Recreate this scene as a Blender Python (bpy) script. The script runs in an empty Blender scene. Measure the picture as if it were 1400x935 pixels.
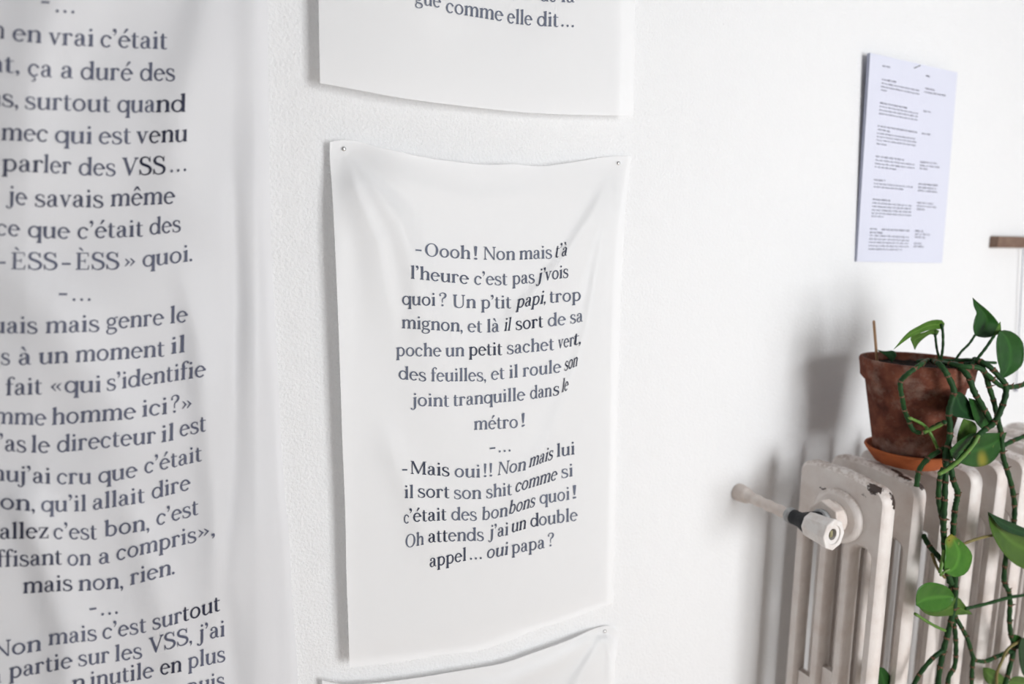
import bpy, bmesh, math, random
from mathutils import Vector
R = math.radians
PI = math.pi
random.seed(7)
S = bpy.context.scene
COL = S.collection

# ---------------------------------------------------------------- camera (a wide lens, turned to the right and a little down)
DW = 0.85                                   # distance from lens to wall; the wall is the plane y = 0
ZC = 1.25                                   # lens height over the floor
yaw, pit, rol, FPX = R(26.01), R(-8.37), R(0.605), 919.0
cF = Vector((math.sin(yaw) * math.cos(pit), math.cos(yaw) * math.cos(pit), math.sin(pit)))
cR0 = Vector((math.cos(yaw), -math.sin(yaw), 0))
cU0 = cR0.cross(cF)
cR = cR0 * math.cos(rol) + cU0 * math.sin(rol)
cU = -cR0 * math.sin(rol) + cU0 * math.cos(rol)
CAM = Vector((0, -DW, ZC))
cd = bpy.data.cameras.new('camera')
cam = bpy.data.objects.new('camera', cd)
COL.objects.link(cam)
from mathutils import Matrix
mw = Matrix((cR, cU, -cF)).transposed().to_4x4()
mw.translation = CAM
cam.matrix_world = mw
cd.sensor_width = 36
cd.lens = FPX / 1400 * 36
cd.clip_start = 0.05
cd.dof.use_dof = True
cd.dof.focus_distance = 0.89
cd.dof.aperture_fstop = 2.2
S.camera = cam

# ---------------------------------------------------------------- light: daylight through one window behind the camera
w = bpy.data.worlds.new('sky')
S.world = w
w.use_nodes = True
w.node_tree.nodes['Background'].inputs[0].default_value = (.80, .88, 1, 1)
w.node_tree.nodes['Background'].inputs[1].default_value = 1.0
WX0, WX1, WZ0, WZ1, WY = 0.70, 1.75, 0.40, 1.90, -2.5
ld = bpy.data.lights.new('daylight', 'AREA')
ld.shape = 'RECTANGLE'
ld.size, ld.size_y = WX1 - WX0, WZ1 - WZ0
ld.energy = 69.5
ld.color = (0.985, 0.997, 1.01)
lo = bpy.data.objects.new('daylight', ld)
lo.location = ((WX0 + WX1) / 2, WY - 0.13, (WZ0 + WZ1) / 2)
lo.rotation_euler = (R(90), 0, 0)
COL.objects.link(lo)

S.view_settings.view_transform = 'Standard'
S.view_settings.look = 'None'
S.view_settings.gamma = 1
S.view_settings.use_curve_mapping = False
S.view_settings.exposure = 0.0

# ---------------------------------------------------------------- helpers
def at(u, v, d):
    """the point seen at photo pixel (u, v) at perpendicular distance d in front of the lens towards the wall"""
    r = cF + cR * ((u - 700) / FPX) - cU * ((v - 467.5) / FPX)
    return CAM + r * (d / r.y)
def wx(u, v):
    r = cF + cR * ((u - 700) / FPX) - cU * ((v - 467.5) / FPX)
    return r.x / r.y, r.z / r.y

def ball(x):   # x, distance-from-camera, height-from-camera  ->  world
    return Vector((x[0], x[1] - DW, ZC + x[2]))

def obj(name, me, mat=None, parent=None, smooth=False):
    if isinstance(me, bmesh.types.BMesh):
        m = bpy.data.meshes.new(name); me.normal_update(); me.to_mesh(m); me.free(); me = m
    if mat: me.materials.append(mat)
    if smooth: me.polygons.foreach_set('use_smooth', [True] * len(me.polygons))
    o = bpy.data.objects.new(name, me)
    COL.objects.link(o)
    if parent:
        o.parent = parent
        o.location = -parent.location if parent.parent is None else Vector((0, 0, 0))
    return o
def mesh(V, F):
    m = bpy.data.meshes.new('m'); m.from_pydata([tuple(v) for v in V], [], F); m.update(); return m
def thing(name, label, cat, loc=(0, 0, 0), group=None):
    o = bpy.data.objects.new(name, None); o.location = loc; o.empty_display_size = .03
    COL.objects.link(o); return tag(o, label, cat, group)
def tag(o, label, cat, group=None):
    o['label'] = label; o['category'] = cat
    if group: o['group'] = group
    return o
def struct(name, me, mat, parent=None):
    o = obj(name, me, mat, parent)
    if not parent: o['kind'] = 'structure'
    return o
def bm_box(b, x0, y0, z0, x1, y1, z1):
    r = bmesh.ops.create_cube(b, size=1)
    for v in r['verts']:
        v.co = ((x0 + x1) / 2 + v.co.x * (x1 - x0), (y0 + y1) / 2 + v.co.y * (y1 - y0), (z0 + z1) / 2 + v.co.z * (z1 - z0))
    return r
def bevel(b, w, seg=2):
    bmesh.ops.bevel(b, geom=b.edges[:], offset=w, segments=seg, profile=.5, affect='EDGES', clamp_overlap=True)
def smoothline(P, sub=6):
    """Catmull-Rom through tuples of any length"""
    out = []; n = len(P)
    for i in range(n - 1):
        p0, p1, p2, p3 = P[max(i - 1, 0)], P[i], P[i + 1], P[min(i + 2, n - 1)]
        for j in range(sub):
            t = j / sub
            out.append(tuple(.5 * (2 * b + (c - a) * t + (2 * a - 5 * b + 4 * c - d) * t * t + (3 * b - a - 3 * c + d) * t ** 3) for a, b, c, d in zip(p0, p1, p2, p3)))
    out.append(tuple(P[-1])); return out
def tube(P, rad, n=8, cap=True):
    """P world points, rad a number or one per point"""
    P = [Vector(p) for p in P]; V = []; F = []
    if not hasattr(rad, '__len__'): rad = [rad] * len(P)
    nrm = None
    for i, p in enumerate(P):
        t = (P[min(i + 1, len(P) - 1)] - P[max(i - 1, 0)]).normalized()
        if nrm is None: nrm = t.orthogonal().normalized()
        nrm = (nrm - t * nrm.dot(t)).normalized()
        bn = t.cross(nrm)
        for k in range(n):
            a = 2 * PI * k / n
            V.append(p + (nrm * math.cos(a) + bn * math.sin(a)) * rad[i])
    for i in range(len(P) - 1):
        for k in range(n):
            F.append([i * n + k, i * n + (k + 1) % n, (i + 1) * n + (k + 1) % n, (i + 1) * n + k])
    if cap:
        F.append(list(range(n))[::-1]); F.append([(len(P) - 1) * n + k for k in range(n)])
    return mesh(V, F)
def lathe(prof, c, n=48):
    """prof (r, z) from bottom outside to inside; c the centre"""
    V = []; F = []
    for r, z in prof:
        for k in range(n):
            a = 2 * PI * k / n
            V.append((c[0] + r * math.cos(a), c[1] + r * math.sin(a), c[2] + z))
    for i in range(len(prof) - 1):
        for k in range(n):
            F.append([i * n + k, i * n + (k + 1) % n, (i + 1) * n + (k + 1) % n, (i + 1) * n + k])
    F.append(list(range(n))[::-1]); F.append([(len(prof) - 1) * n + k for k in range(n)])
    return mesh(V, F)

# ---------------------------------------------------------------- materials
def nm(name, rough=.6, color=(1, 1, 1), spec=.3):
    m = bpy.data.materials.new(name); m.use_nodes = True
    b = m.node_tree.nodes['Principled BSDF']
    b.inputs['Base Color'].default_value = (*color, 1); b.inputs['Roughness'].default_value = rough
    b.inputs['Specular IOR Level'].default_value = spec
    return m, m.node_tree, b
def noise(nt, scale, detail=4, rough=.5, vec=None, coord='Object'):
    t = nt.nodes.new('ShaderNodeTexNoise'); t.inputs['Scale'].default_value = scale; t.inputs['Detail'].default_value = detail; t.inputs['Roughness'].default_value = rough
    if vec is None:
        c = nt.nodes.new('ShaderNodeNewGeometry'); vec = c.outputs['Position']
    nt.links.new(vec, t.inputs['Vector']); return t
def ramp(nt, fac, stops):
    r = nt.nodes.new('ShaderNodeValToRGB'); e = r.color_ramp.elements
    e[0].position, e[0].color = stops[0][0], (*stops[0][1], 1); e[1].position, e[1].color = stops[-1][0], (*stops[-1][1], 1)
    for p, c in stops[1:-1]: x = e.new(p); x.color = (*c, 1)
    nt.links.new(fac, r.inputs[0]); return r
def mixc(nt, fac, a, b):
    m = nt.nodes.new('ShaderNodeMix'); m.data_type = 'RGBA'
    for s, v in ((m.inputs['Factor'], fac), (m.inputs['A'], a), (m.inputs['B'], b)):
        if isinstance(v, (tuple, float, int)): s.default_value = (*v, 1) if isinstance(v, tuple) else v
        else: nt.links.new(v, s)
    return m.outputs['Result']
def bump(nt, b, h, strength, dist=.001, prev=None):
    n = nt.nodes.new('ShaderNodeBump'); n.inputs['Strength'].default_value = strength; n.inputs['Distance'].default_value = dist
    nt.links.new(h, n.inputs['Height'])
    if prev: nt.links.new(prev.outputs[0], n.inputs['Normal'])
    nt.links.new(n.outputs[0], b.inputs['Normal']); return n

M = {}
m, nt, b = nm('plaster', .85, (.88, .88, .88), .2); M['wall'] = m
n1 = noise(nt, 260, 3, .6); n2 = noise(nt, 30, 3)
bp = bump(nt, b, n1.outputs[0], .8, .0024); bump(nt, b, n2.outputs[0], .5, .004, bp)
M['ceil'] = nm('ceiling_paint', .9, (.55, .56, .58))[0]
m, nt, b = nm('floor_boards', .5, (.45, .33, .22)); M['floor'] = m
wv = nt.nodes.new('ShaderNodeTexWave'); wv.inputs['Scale'].default_value = 3; wv.inputs['Distortion'].default_value = 6
nt.links.new(ramp(nt, wv.outputs['Fac'], [(0, (.64, .53, .45)), (1, (.74, .64, .55))]).outputs[0], b.inputs['Base Color'])
M['trim'] = nm('trim_paint', .5, (.85, .85, .84))[0]

def sheet_mat(name, col, trans, tl=.25):
    m = bpy.data.materials.new(name); m.use_nodes = True; nt = m.node_tree; nt.nodes.clear()
    o = nt.nodes.new('ShaderNodeOutputMaterial')
    d = nt.nodes.new('ShaderNodeBsdfPrincipled'); d.inputs['Base Color'].default_value = (*col, 1); d.inputs['Roughness'].default_value = .45
    d.inputs['Specular IOR Level'].default_value = .35
    t = nt.nodes.new('ShaderNodeBsdfTranslucent'); t.inputs['Color'].default_value = (*col, 1)
    g = nt.nodes.new('ShaderNodeBsdfTransparent'); g.inputs['Color'].default_value = (.97, .97, .97, 1)
    a = nt.nodes.new('ShaderNodeMixShader'); a.inputs[0].default_value = tl
    nt.links.new(d.outputs[0], a.inputs[1]); nt.links.new(t.outputs[0], a.inputs[2])
    c = nt.nodes.new('ShaderNodeMixShader'); c.inputs[0].default_value = trans
    nt.links.new(a.outputs[0], c.inputs[1]); nt.links.new(g.outputs[0], c.inputs[2]); nt.links.new(c.outputs[0], o.inputs[0])
    n = noise(nt, 900, 2); bu = nt.nodes.new('ShaderNodeBump'); bu.inputs['Strength'].default_value = .08; bu.inputs['Distance'].default_value = .0004
    nt.links.new(n.outputs[0], bu.inputs['Height']); nt.links.new(bu.outputs[0], d.inputs['Normal'])
    return m
M['sheet'] = sheet_mat('translucent_voile', (.95, .95, .95), .18, .10)
M['sheet_big'] = sheet_mat('translucent_voile_large', (.84, .84, .855), .12, .12)

def ink_mat(name, light, dark):
    m, nt, b = nm(name, .6, light, .2)
    a = nt.nodes.new('ShaderNodeAttribute'); a.attribute_name = 'ink_darkness'
    nt.links.new(mixc(nt, a.outputs['Fac'], light, dark), b.inputs['Base Color'])
    return m
M['ink'] = ink_mat('printed_ink', (.14, .16, .215), (.008, .014, .038))
M['ink_big'] = ink_mat('printed_ink_large', (.115, .125, .18), (.014, .016, .04))
M['ink_small'] = ink_mat('printed_ink_small', (.16, .17, .22), (.04, .04, .07))
m, nt, b = nm('white_paper', .7, (.72, .735, .84), .2); M['paper'] = m
m, nt, b = nm('paper_edges_shaded', .8, (.42, .44, .56), .2); M['paper_side'] = m  # darker than the top page: the side's shadow is put into this colour
m, nt, b = nm('pin_steel', .25, (.75, .75, .75)); b.inputs['Metallic'].default_value = 1; M['steel'] = m

# radiator paint, with chips knocked out of the top edges
CHIPS = []
def chip_paint():
    m, nt, b = nm('aged_cream_paint', .38, (.66, .60, .56), .45)
    L = nt.links
    geo = nt.nodes.new('ShaderNodeNewGeometry')
    big = noise(nt, 18, 5, .6); fine = noise(nt, 420, 4, .6); dist = noise(nt, 190, 4, .7)
    base = ramp(nt, big.outputs[0], [(.30, (.66, .58, .53)), (.5, (.74, .68, .64)), (.72, (.80, .76, .72))]).outputs[0]
    sepx = nt.nodes.new('ShaderNodeSeparateXYZ'); L.new(geo.outputs['Normal'], sepx.inputs[0])
    up = ramp(nt, sepx.outputs['Z'], [(.35, (0, 0, 0)), (.9, (1, 1, 1))])
    gr = noise(nt, 120, 5, .7)
    gm = ramp(nt, gr.outputs[0], [(.46, (0, 0, 0)), (.56, (1, 1, 1))])
    mul = nt.nodes.new('ShaderNodeMath'); mul.operation = 'MULTIPLY'; L.new(up.outputs[0], mul.inputs[0]); L.new(gm.outputs[0], mul.inputs[1])
    mu2 = nt.nodes.new('ShaderNodeMath'); mu2.operation = 'MULTIPLY'; mu2.inputs[1].default_value = .6; L.new(mul.outputs[0], mu2.inputs[0])
    colr = mixc(nt, mu2.outputs[0], base, (.36, .27, .22))
    # chips
    acc = None
    off = nt.nodes.new('ShaderNodeVectorMath'); off.operation = 'SUBTRACT'; L.new(dist.outputs['Color'], off.inputs[0]); off.inputs[1].default_value = (.5, .5, .5)
    off2 = nt.nodes.new('ShaderNodeVectorMath'); off2.operation = 'SCALE'; L.new(off.outputs[0], off2.inputs[0]); off2.inputs['Scale'].default_value = .016
    pp = nt.nodes.new('ShaderNodeVectorMath'); pp.operation = 'ADD'; L.new(geo.outputs['Position'], pp.inputs[0]); L.new(off2.outputs[0], pp.inputs[1])
    for c, r, st in CHIPS:
        sb = nt.nodes.new('ShaderNodeVectorMath'); sb.operation = 'SUBTRACT'; L.new(pp.outputs[0], sb.inputs[0]); sb.inputs[1].default_value = c
        dv = nt.nodes.new('ShaderNodeVectorMath'); dv.operation = 'DIVIDE'; L.new(sb.outputs[0], dv.inputs[0]); dv.inputs[1].default_value = st
        ln = nt.nodes.new('ShaderNodeVectorMath'); ln.operation = 'LENGTH'; L.new(dv.outputs[0], ln.inputs[0])
        lt = nt.nodes.new('ShaderNodeMath'); lt.operation = 'LESS_THAN'; lt.inputs[1].default_value = r; L.new(ln.outputs['Value'], lt.inputs[0])
        if acc is None: acc = lt
        else:
            mx = nt.nodes.new('ShaderNodeMath'); mx.operation = 'MAXIMUM'; L.new(acc.outputs[0], mx.inputs[0]); L.new(lt.outputs[0], mx.inputs[1]); acc = mx
    colr = mixc(nt, acc.outputs[0], colr, (.055, .036, .030))
    L.new(colr, b.inputs['Base Color'])
    bp = bump(nt, b, fine.outputs[0], .4, .001)
    bp2 = bump(nt, b, noise(nt, 70, 3).outputs[0], .5, .0025, bp)
    inv = nt.nodes.new('ShaderNodeMath'); inv.operation = 'SUBTRACT'; inv.inputs[0].default_value = 1; L.new(acc.outputs[0], inv.inputs[1])
    bump(nt, b, inv.outputs[0], .6, .0008, bp2)
    return m

def mottled(name, stops, scale, rough=.8, spec=.2, bs=.2, bscale=300):
    m, nt, b = nm(name, rough, stops[0][1], spec)
    n = noise(nt, scale, 6, .65)
    nt.links.new(ramp(nt, n.outputs[0], stops).outputs[0], b.inputs['Base Color'])
    bump(nt, b, noise(nt, bscale, 3).outputs[0], bs, .001)
    return m
m, nt, b = nm('old_terracotta', .85, (.2, .1, .06), .15); M['pot'] = m
na = noise(nt, 28, 6, .62); nb_ = noise(nt, 16, 6, .7); nc = noise(nt, 70, 5, .7)
c1 = ramp(nt, na.outputs[0], [(.32, (.070, .022, .015)), (.5, (.14, .046, .028)), (.7, (.24, .085, .05))]).outputs[0]
f1 = ramp(nt, nb_.outputs[0], [(.50, (0, 0, 0)), (.72, (.7, .7, .7))]).outputs[0]
nt.links.new(mixc(nt, f1, c1, (.36, .25, .20)), b.inputs['Base Color'])
bump(nt, b, nc.outputs[0], .3, .001)
M['saucer'] = mottled('saucer_terracotta', [(.3, (.34, .085, .028)), (.7, (.46, .13, .045))], 40)
M['soil'] = mottled('potting_soil', [(.35, (.005, .0035, .003)), (.65, (.025, .016, .012))], 150, .95, .1, 1, 200)
M['stick'] = mottled('bare_wood_stick', [(.3, (.38, .22, .12)), (.7, (.50, .31, .18))], 60)
M['wood'] = mottled('weathered_wood', [(.3, (.16, .095, .07)), (.7, (.25, .17, .13))], 45)
M['black'] = mottled('black_sealant', [(.3, (.006, .007, .009)), (.7, (.018, .019, .022))], 90, .6, .3, .5, 160)
M['primer'] = mottled('grey_sealant', [(.3, (.25, .26, .27)), (.7, (.5, .5, .49))], 150, .7)
M['pipe'] = mottled('cream_pipe_paint', [(.3, (.60, .51, .46)), (.7, (.74, .68, .63))], 50, .45, .4, .4, 120)
M['cap'] = mottled('white_plastic_cap', [(.35, (.66, .60, .56)), (.6, (.78, .75, .72))], 55, .35, .5, .1)
M['brass'] = mottled('dull_brass', [(.3, (.20, .17, .07)), (.7, (.35, .33, .20))], 300, .4, .5)
M['dark'] = nm('dark_staple_and_hole_shade', .8, (.02, .015, .012))[0]
M['cord'] = nm('grey_cord', .7, (.35, .36, .42))[0]
def leaf_mat(name, c0, c1, spot=None):
    m, nt, b = nm(name, .40, c0, .28)
    n = noise(nt, 45, 4, .6)
    col = ramp(nt, n.outputs[0], [(.3, c0), (.7, c1)]).outputs[0]
    v = noise(nt, 38, 5, .8); f = ramp(nt, v.outputs[0], [(.665, (0, 0, 0)), (.70, (1, 1, 1))]).outputs[0]
    a = nt.nodes.new('ShaderNodeAttribute'); a.attribute_name = 'rib'
    vein = mixc(nt, a.outputs['Fac'], col, tuple(min(1, x * 1.25 + .004) for x in c1))
    fin = mixc(nt, f, vein, (.30, .34, .10)) if spot else vein
    if spot:
        geo = nt.nodes.new('ShaderNodeNewGeometry')
        ds = nt.nodes.new('ShaderNodeVectorMath'); ds.operation = 'DISTANCE'; nt.links.new(geo.outputs['Position'], ds.inputs[0]); ds.inputs[1].default_value = spot[0]
        rp = ramp(nt, ds.outputs['Value'], [(spot[1] * .3, (1, 1, 1)), (spot[1], (0, 0, 0))])
        fin = mixc(nt, rp.outputs[0], fin, (.26, .24, .03))
    nt.links.new(fin, b.inputs['Base Color'])
    t = nt.nodes.new('ShaderNodeBsdfTranslucent'); nt.links.new(fin, t.inputs[0])
    mx = nt.nodes.new('ShaderNodeMixShader'); mx.inputs[0].default_value = .2
    o = nt.nodes['Material Output']; nt.links.new(b.outputs[0], mx.inputs[1]); nt.links.new(t.outputs[0], mx.inputs[2]); nt.links.new(mx.outputs[0], o.inputs[0])
    return m
M['leaf'] = leaf_mat('leaf_green', (.012, .062, .010), (.022, .095, .014))
M['leaf_dark'] = leaf_mat('leaf_deep_green', (.008, .040, .012), (.014, .062, .016))
M['leaf_light'] = leaf_mat('leaf_fresh_green', (.055, .145, .015), (.10, .21, .03))
M['leaf_mid'] = leaf_mat('leaf_olive_green', (.05, .115, .015), (.08, .16, .025))
M['stem'] = mottled('stem_green', [(.3, (.009, .034, .012)), (.7, (.020, .070, .016))], 60, .6, .2)
M['stem_light'] = mottled('stem_fresh_green', [(.3, (.07, .17, .025)), (.7, (.14, .25, .05))], 60, .45, .4)
M['petiole_brown'] = mottled('petiole_brown', [(.3, (.16, .11, .04)), (.7, (.22, .20, .07))], 60, .5, .3)
M['node'] = mottled('stem_scar', [(.3, (.07, .035, .02)), (.7, (.20, .12, .08))], 200, .9, .1)

# ---------------------------------------------------------------- room
X0, X1, ZT = -1.8, 3.4, 2.9
def boxes(L):
    b = bmesh.new()
    for q in L: bm_box(b, *q)
    return b
def wall_grid():
    b = bmesh.new(); bm_box(b, X0, 0, 0, X1, .15, ZT); return b
struct('wall_back', wall_grid(), M['wall'])
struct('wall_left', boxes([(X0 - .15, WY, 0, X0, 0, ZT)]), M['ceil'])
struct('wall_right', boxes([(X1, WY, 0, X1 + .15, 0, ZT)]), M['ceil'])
struct('wall_front', boxes([(X0, WY - .15, 0, WX0, WY, ZT), (WX1, WY - .15, 0, X1, WY, ZT), (WX0, WY - .15, 0, WX1, WY, WZ0), (WX0, WY - .15, WZ1, WX1, WY, ZT)]), M['wall'])
struct('floor', boxes([(X0 - .15, WY - .15, -.1, X1 + .15, .15, 0)]), M['floor'])
struct('ceiling', boxes([(X0 - .15, WY - .15, ZT, X1 + .15, .15, ZT + .1)]), M['ceil'])
struct('baseboard_back', boxes([(X0, -.015, 0, X1, 0, .10)]), M['trim'])
win = struct('window_1', boxes([(WX0, WY - .1, WZ0, WX0 + .06, WY - .04, WZ1), (WX1 - .06, WY - .1, WZ0, WX1, WY - .04, WZ1), (WX0 + .06, WY - .1, WZ0, WX1 - .06, WY - .04, WZ0 + .06),
                                (WX0 + .06, WY - .1, WZ1 - .06, WX1 - .06, WY - .04, WZ1), ((WX0 + WX1) / 2 - .03, WY - .1, WZ0 + .06, (WX0 + WX1) / 2 + .03, WY - .04, WZ1 - .06)]), M['trim'])
# ---------------------------------------------------------------- serif letter forms (x-height 500, built from strokes)
def g_ring(cx, cy, rx, ry, tx, ty, a0=0.0, a1=360.0, n=28, e0=1.0, e1=1.0):
    """oval arc with thick sides (tx) and thin top/bottom (ty); e0/e1 thin the two ends"""
    out = []
    m = max(4, int(n * abs(a1 - a0) / 360))
    for i in range(m + 1):
        f = i / m
        a = R(a0 + (a1 - a0) * f)
        c, s = math.cos(a), math.sin(a)
        k = 1.0
        if f < .25: k = e0 + (1 - e0) * (f / .25)
        if f > .75: k = e1 + (1 - e1) * ((1 - f) / .25)
        w = (tx * c * c + ty * s * s) * k
        ox, oy = cx + rx * c, cy + ry * s
        L = math.hypot(c / rx, s / ry)
        nx, ny = c / rx / L, s / ry / L
        out.append(((ox, oy), (ox - nx * w, oy - ny * w)))
    return [[out[i][0], out[i + 1][0], out[i + 1][1], out[i][1]] for i in range(m)]

def g_path(pts, sub=5):
    """stroke through (x, y, width) points, smoothed"""
    P = []
    n = len(pts)
    for i in range(n - 1):
        p0, p1, p2, p3 = pts[max(i - 1, 0)], pts[i], pts[i + 1], pts[min(i + 2, n - 1)]
        for j in range(sub if n > 2 else 1):
            t = j / sub
            P.append([0.5 * ((2 * p1[k]) + (-p0[k] + p2[k]) * t + (2 * p0[k] - 5 * p1[k] + 4 * p2[k] - p3[k]) * t * t
                             + (-p0[k] + 3 * p1[k] - 3 * p2[k] + p3[k]) * t ** 3) for k in range(3)])
    P.append(list(pts[-1]))
    E = []
    for i, p in enumerate(P):
        a, b = P[max(i - 1, 0)], P[min(i + 1, len(P) - 1)]
        dx, dy = b[0] - a[0], b[1] - a[1]
        L = math.hypot(dx, dy) or 1
        nx, ny = -dy / L * p[2] / 2, dx / L * p[2] / 2
        E.append(((p[0] + nx, p[1] + ny), (p[0] - nx, p[1] - ny)))
    return [[E[i][0], E[i + 1][0], E[i + 1][1], E[i][1]] for i in range(len(E) - 1)]

def g_dot(x, y, r, n=12):
    return [[(x + r * math.cos(2 * PI * k / n), y + r * math.sin(2 * PI * k / n)) for k in range(n)]]

def g_box(x0, y0, x1, y1):
    return [[(x0, y0), (x1, y0), (x1, y1), (x0, y1)]]

SW, HW = 118, 62
def g_foot(x0, x1, y=0, up=1, ex=50, t=48):
    """bracketed slab serif under (up=1) or over (up=-1) a stem from x0 to x1"""
    b = t + 26
    return [[(x0 - ex, y), (x1 + ex, y), (x1 + ex, y + up * t * .8), (x1, y + up * b), (x0, y + up * b), (x0 - ex, y + up * t * .8)]]
def g_flag(x, top):
    """slanting head serif on the left of a lower-case stem"""
    return [[(x - 58, top - 58), (x - 58, top - 34), (x + SW * .7, top + 8), (x + SW, top + 8), (x + SW, top - 70), (x, top - 78)]]
def g_stem(x, y0, y1, w=SW): return g_box(x, y0, x + w, y1)

def g_arch(x, xr):
    """n-arch springing from the stem at x to the right stem at xr"""
    m = (x + xr) / 2 + SW * .55
    return g_path([(x + SW * .6, 352, 30), (x + SW + 30, 432, 42), (m, 486, 62), (xr + 18, 458, 88), (xr + SW / 2, 370, SW), (xr + SW / 2, 300, SW)])

def glyph_table():
    G = {}
    asc = 780
    G['o'] = g_ring(280, 248, 248, 262, 98, HW)
    G['e'] = g_ring(262, 248, 232, 262, 98, HW, 4, 318, e1=.9) + g_box(70, 262, 488, 300) + g_path([(488, 262, 20), (484, 300, 60), (465, 350, 75)])
    G['c'] = g_ring(258, 248, 230, 262, 98, HW, 38, 318, e1=.9) + g_dot(408, 388, 50)
    G['a'] = (g_path([(112, 402, 60), (150, 470, 44), (236, 490, 44), (318, 452, 80), (352, 360, SW), (352, 120, SW), (378, 44, 66), (430, 26, 42), (474, 46, 26)])
              + g_dot(118, 392, 50) + g_path([(352, 300, 34), (240, 276, 46), (128, 222, 84), (92, 132, 92), (130, 42, 74), (205, 14, 50), (290, 46, 38), (352, 112, 34)]))
    def bowl(cx): return g_ring(cx, 248, 232, 262, 96, HW)
    G['b'] = g_stem(70, 20, asc - 30) + g_flag(70, asc - 20) + g_ring(300, 248, 236, 262, 98, HW, -165, 165, e0=.8, e1=.8) + g_path([(70, 30, 50), (120, 40, 40), (160, 20, 36)])
    G['d'] = g_stem(420, 0, asc - 30) + g_flag(420, asc - 20) + g_ring(262, 248, 236, 262, 98, HW, 15, 345, e0=.8, e1=.8) + [[(420, 0), (566, 0), (566, 30), (512, 46), (420, 46)]]
    G['f'] = g_stem(95, 20, 600) + g_foot(95, 187, 0) + g_box(20, 462, 320, 500) + g_path([(141, 580, SW), (150, 680, 84), (205, 762, 56), (290, 782, 44), (345, 750, 50)]) + g_dot(338, 722, 46)
    G['g'] = (g_ring(230, 330, 200, 182, 84, HW) + g_path([(345, 452, 30), (420, 490, 50), (470, 500, 66), (500, 490, 60)])
              + g_path([(130, 180, 36), (82, 120, 50), (120, 66, 70), (240, 44, 76), (380, 26, 84), (446, -50, 84), (400, -150, 56), (240, -206, 42), (90, -170, 60), (48, -90, 74), (90, -10, 50), (150, 50, 34)]))
    G['h'] = g_stem(80, 20, asc - 30) + g_flag(80, asc - 20) + g_foot(80, 172) + g_arch(80, 400) + g_stem(400, 20, 320) + g_foot(400, 492)
    G['i'] = g_stem(95, 20, 470) + g_flag(95, 500) + g_foot(95, 187) + g_dot(135, 672, 58)
    G['j'] = g_path([(146, 470, SW), (146, 0, SW), (130, -120, 78), (60, -200, 46), (-30, -200, 40), (-62, -160, 44)]) + g_flag(100, 500) + g_dot(-48, -148, 44) + g_dot(142, 672, 58)
    G['l'] = g_stem(95, 20, asc - 30) + g_flag(95, asc - 20) + g_foot(95, 187)
    G['m'] = (g_stem(80, 20, 470) + g_flag(80, 500) + g_foot(80, 172) + g_arch(80, 390) + g_stem(390, 20, 320) + g_foot(390, 482)
              + g_arch(390, 700) + g_stem(700, 20, 320) + g_foot(700, 792))
    G['n'] = g_stem(80, 20, 470) + g_flag(80, 500) + g_foot(80, 172) + g_arch(80, 400) + g_stem(400, 20, 320) + g_foot(400, 492)
    G['p'] = g_stem(80, -210, 470) + g_flag(80, 500) + g_foot(80, 172, -232) + g_ring(308, 248, 236, 262, 98, HW, -165, 165, e0=.8, e1=.8)
    G['q'] = g_stem(420, -210, 500) + g_foot(420, 512, -232) + g_ring(262, 248, 236, 262, 98, HW, 15, 345, e0=.8, e1=.8)
    G['r'] = g_stem(80, 20, 470) + g_flag(80, 500) + g_foot(80, 172, ex=52) + g_path([(140, 340, 30), (190, 440, 44), (280, 488, 56), (350, 470, 60)]) + g_dot(352, 432, 52)
    G['s'] = (g_path([(352, 372, 34), (318, 458, 40), (220, 492, 46), (110, 455, 70), (82, 372, 88), (130, 300, 90), (235, 250, 96), (350, 195, 92), (386, 115, 84), (340, 30, 62), (220, -4, 44), (100, 30, 42), (56, 130, 36)])
              + g_path([(356, 480, 26), (356, 350, 34)]) + g_path([(54, 150, 34), (54, 6, 24)]))
    G['t'] = g_path([(150, 640, 30), (142, 560, 84), (142, 120, SW), (170, 36, 74), (240, 10, 50), (320, 44, 30)]) + g_box(30, 462, 310, 500) + [[(30, 462), (150, 462), (166, 640), (120, 560)]]
    G['u'] = (g_path([(126, 480, SW), (126, 150, SW), (160, 44, 84), (240, 6, 56), (330, 40, 42), (405, 110, 32)]) + g_flag(80, 500) + g_stem(400, 0, 470) + g_flag(400, 500)
              + [[(400, 0), (548, 0), (548, 30), (492, 46), (400, 46)]])
    G['v'] = [[(60, 490), (160, 490), (300, 110), (268, -8), (230, -8)], [(386, 490), (430, 490), (268, -8), (240, 30)]] + g_foot(70, 150, 500, -1, 44, 30) + g_foot(388, 430, 500, -1, 60, 30)
    G['z'] = g_box(50, 0, 430, 40) + g_box(60, 460, 430, 500) + [[(50, 30), (160, 30), (430, 470), (318, 470)]] + g_box(50, 340, 84, 480) + g_box(396, 20, 430, 160)
    def acc(k, dx=0, dy=0):
        x, y = dx, dy
        if k == 'a': return [[(x + 20, y + 590), (x + 60, y + 590), (x + 200, y + 750), (x + 180, y + 790), (x + 110, y + 790)]]
        if k == 'g': return [[(x - 20, y + 590), (x - 60, y + 590), (x - 200, y + 750), (x - 180, y + 790), (x - 110, y + 790)]]
        return [[(x - 150, y + 600), (x - 110, y + 600), (x, y + 700), (x, y + 790), (x - 40, y + 780)], [(x + 150, y + 600), (x + 110, y + 600), (x, y + 700), (x, y + 790), (x + 40, y + 780)]]
    G['\u00e9'] = G['e'] + acc('a', 210)
    G['\u00e8'] = G['e'] + acc('g', 330)
    G['\u00ea'] = G['e'] + acc('c', 265)
    G['\u00e0'] = G['a'] + acc('g', 320)
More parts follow.
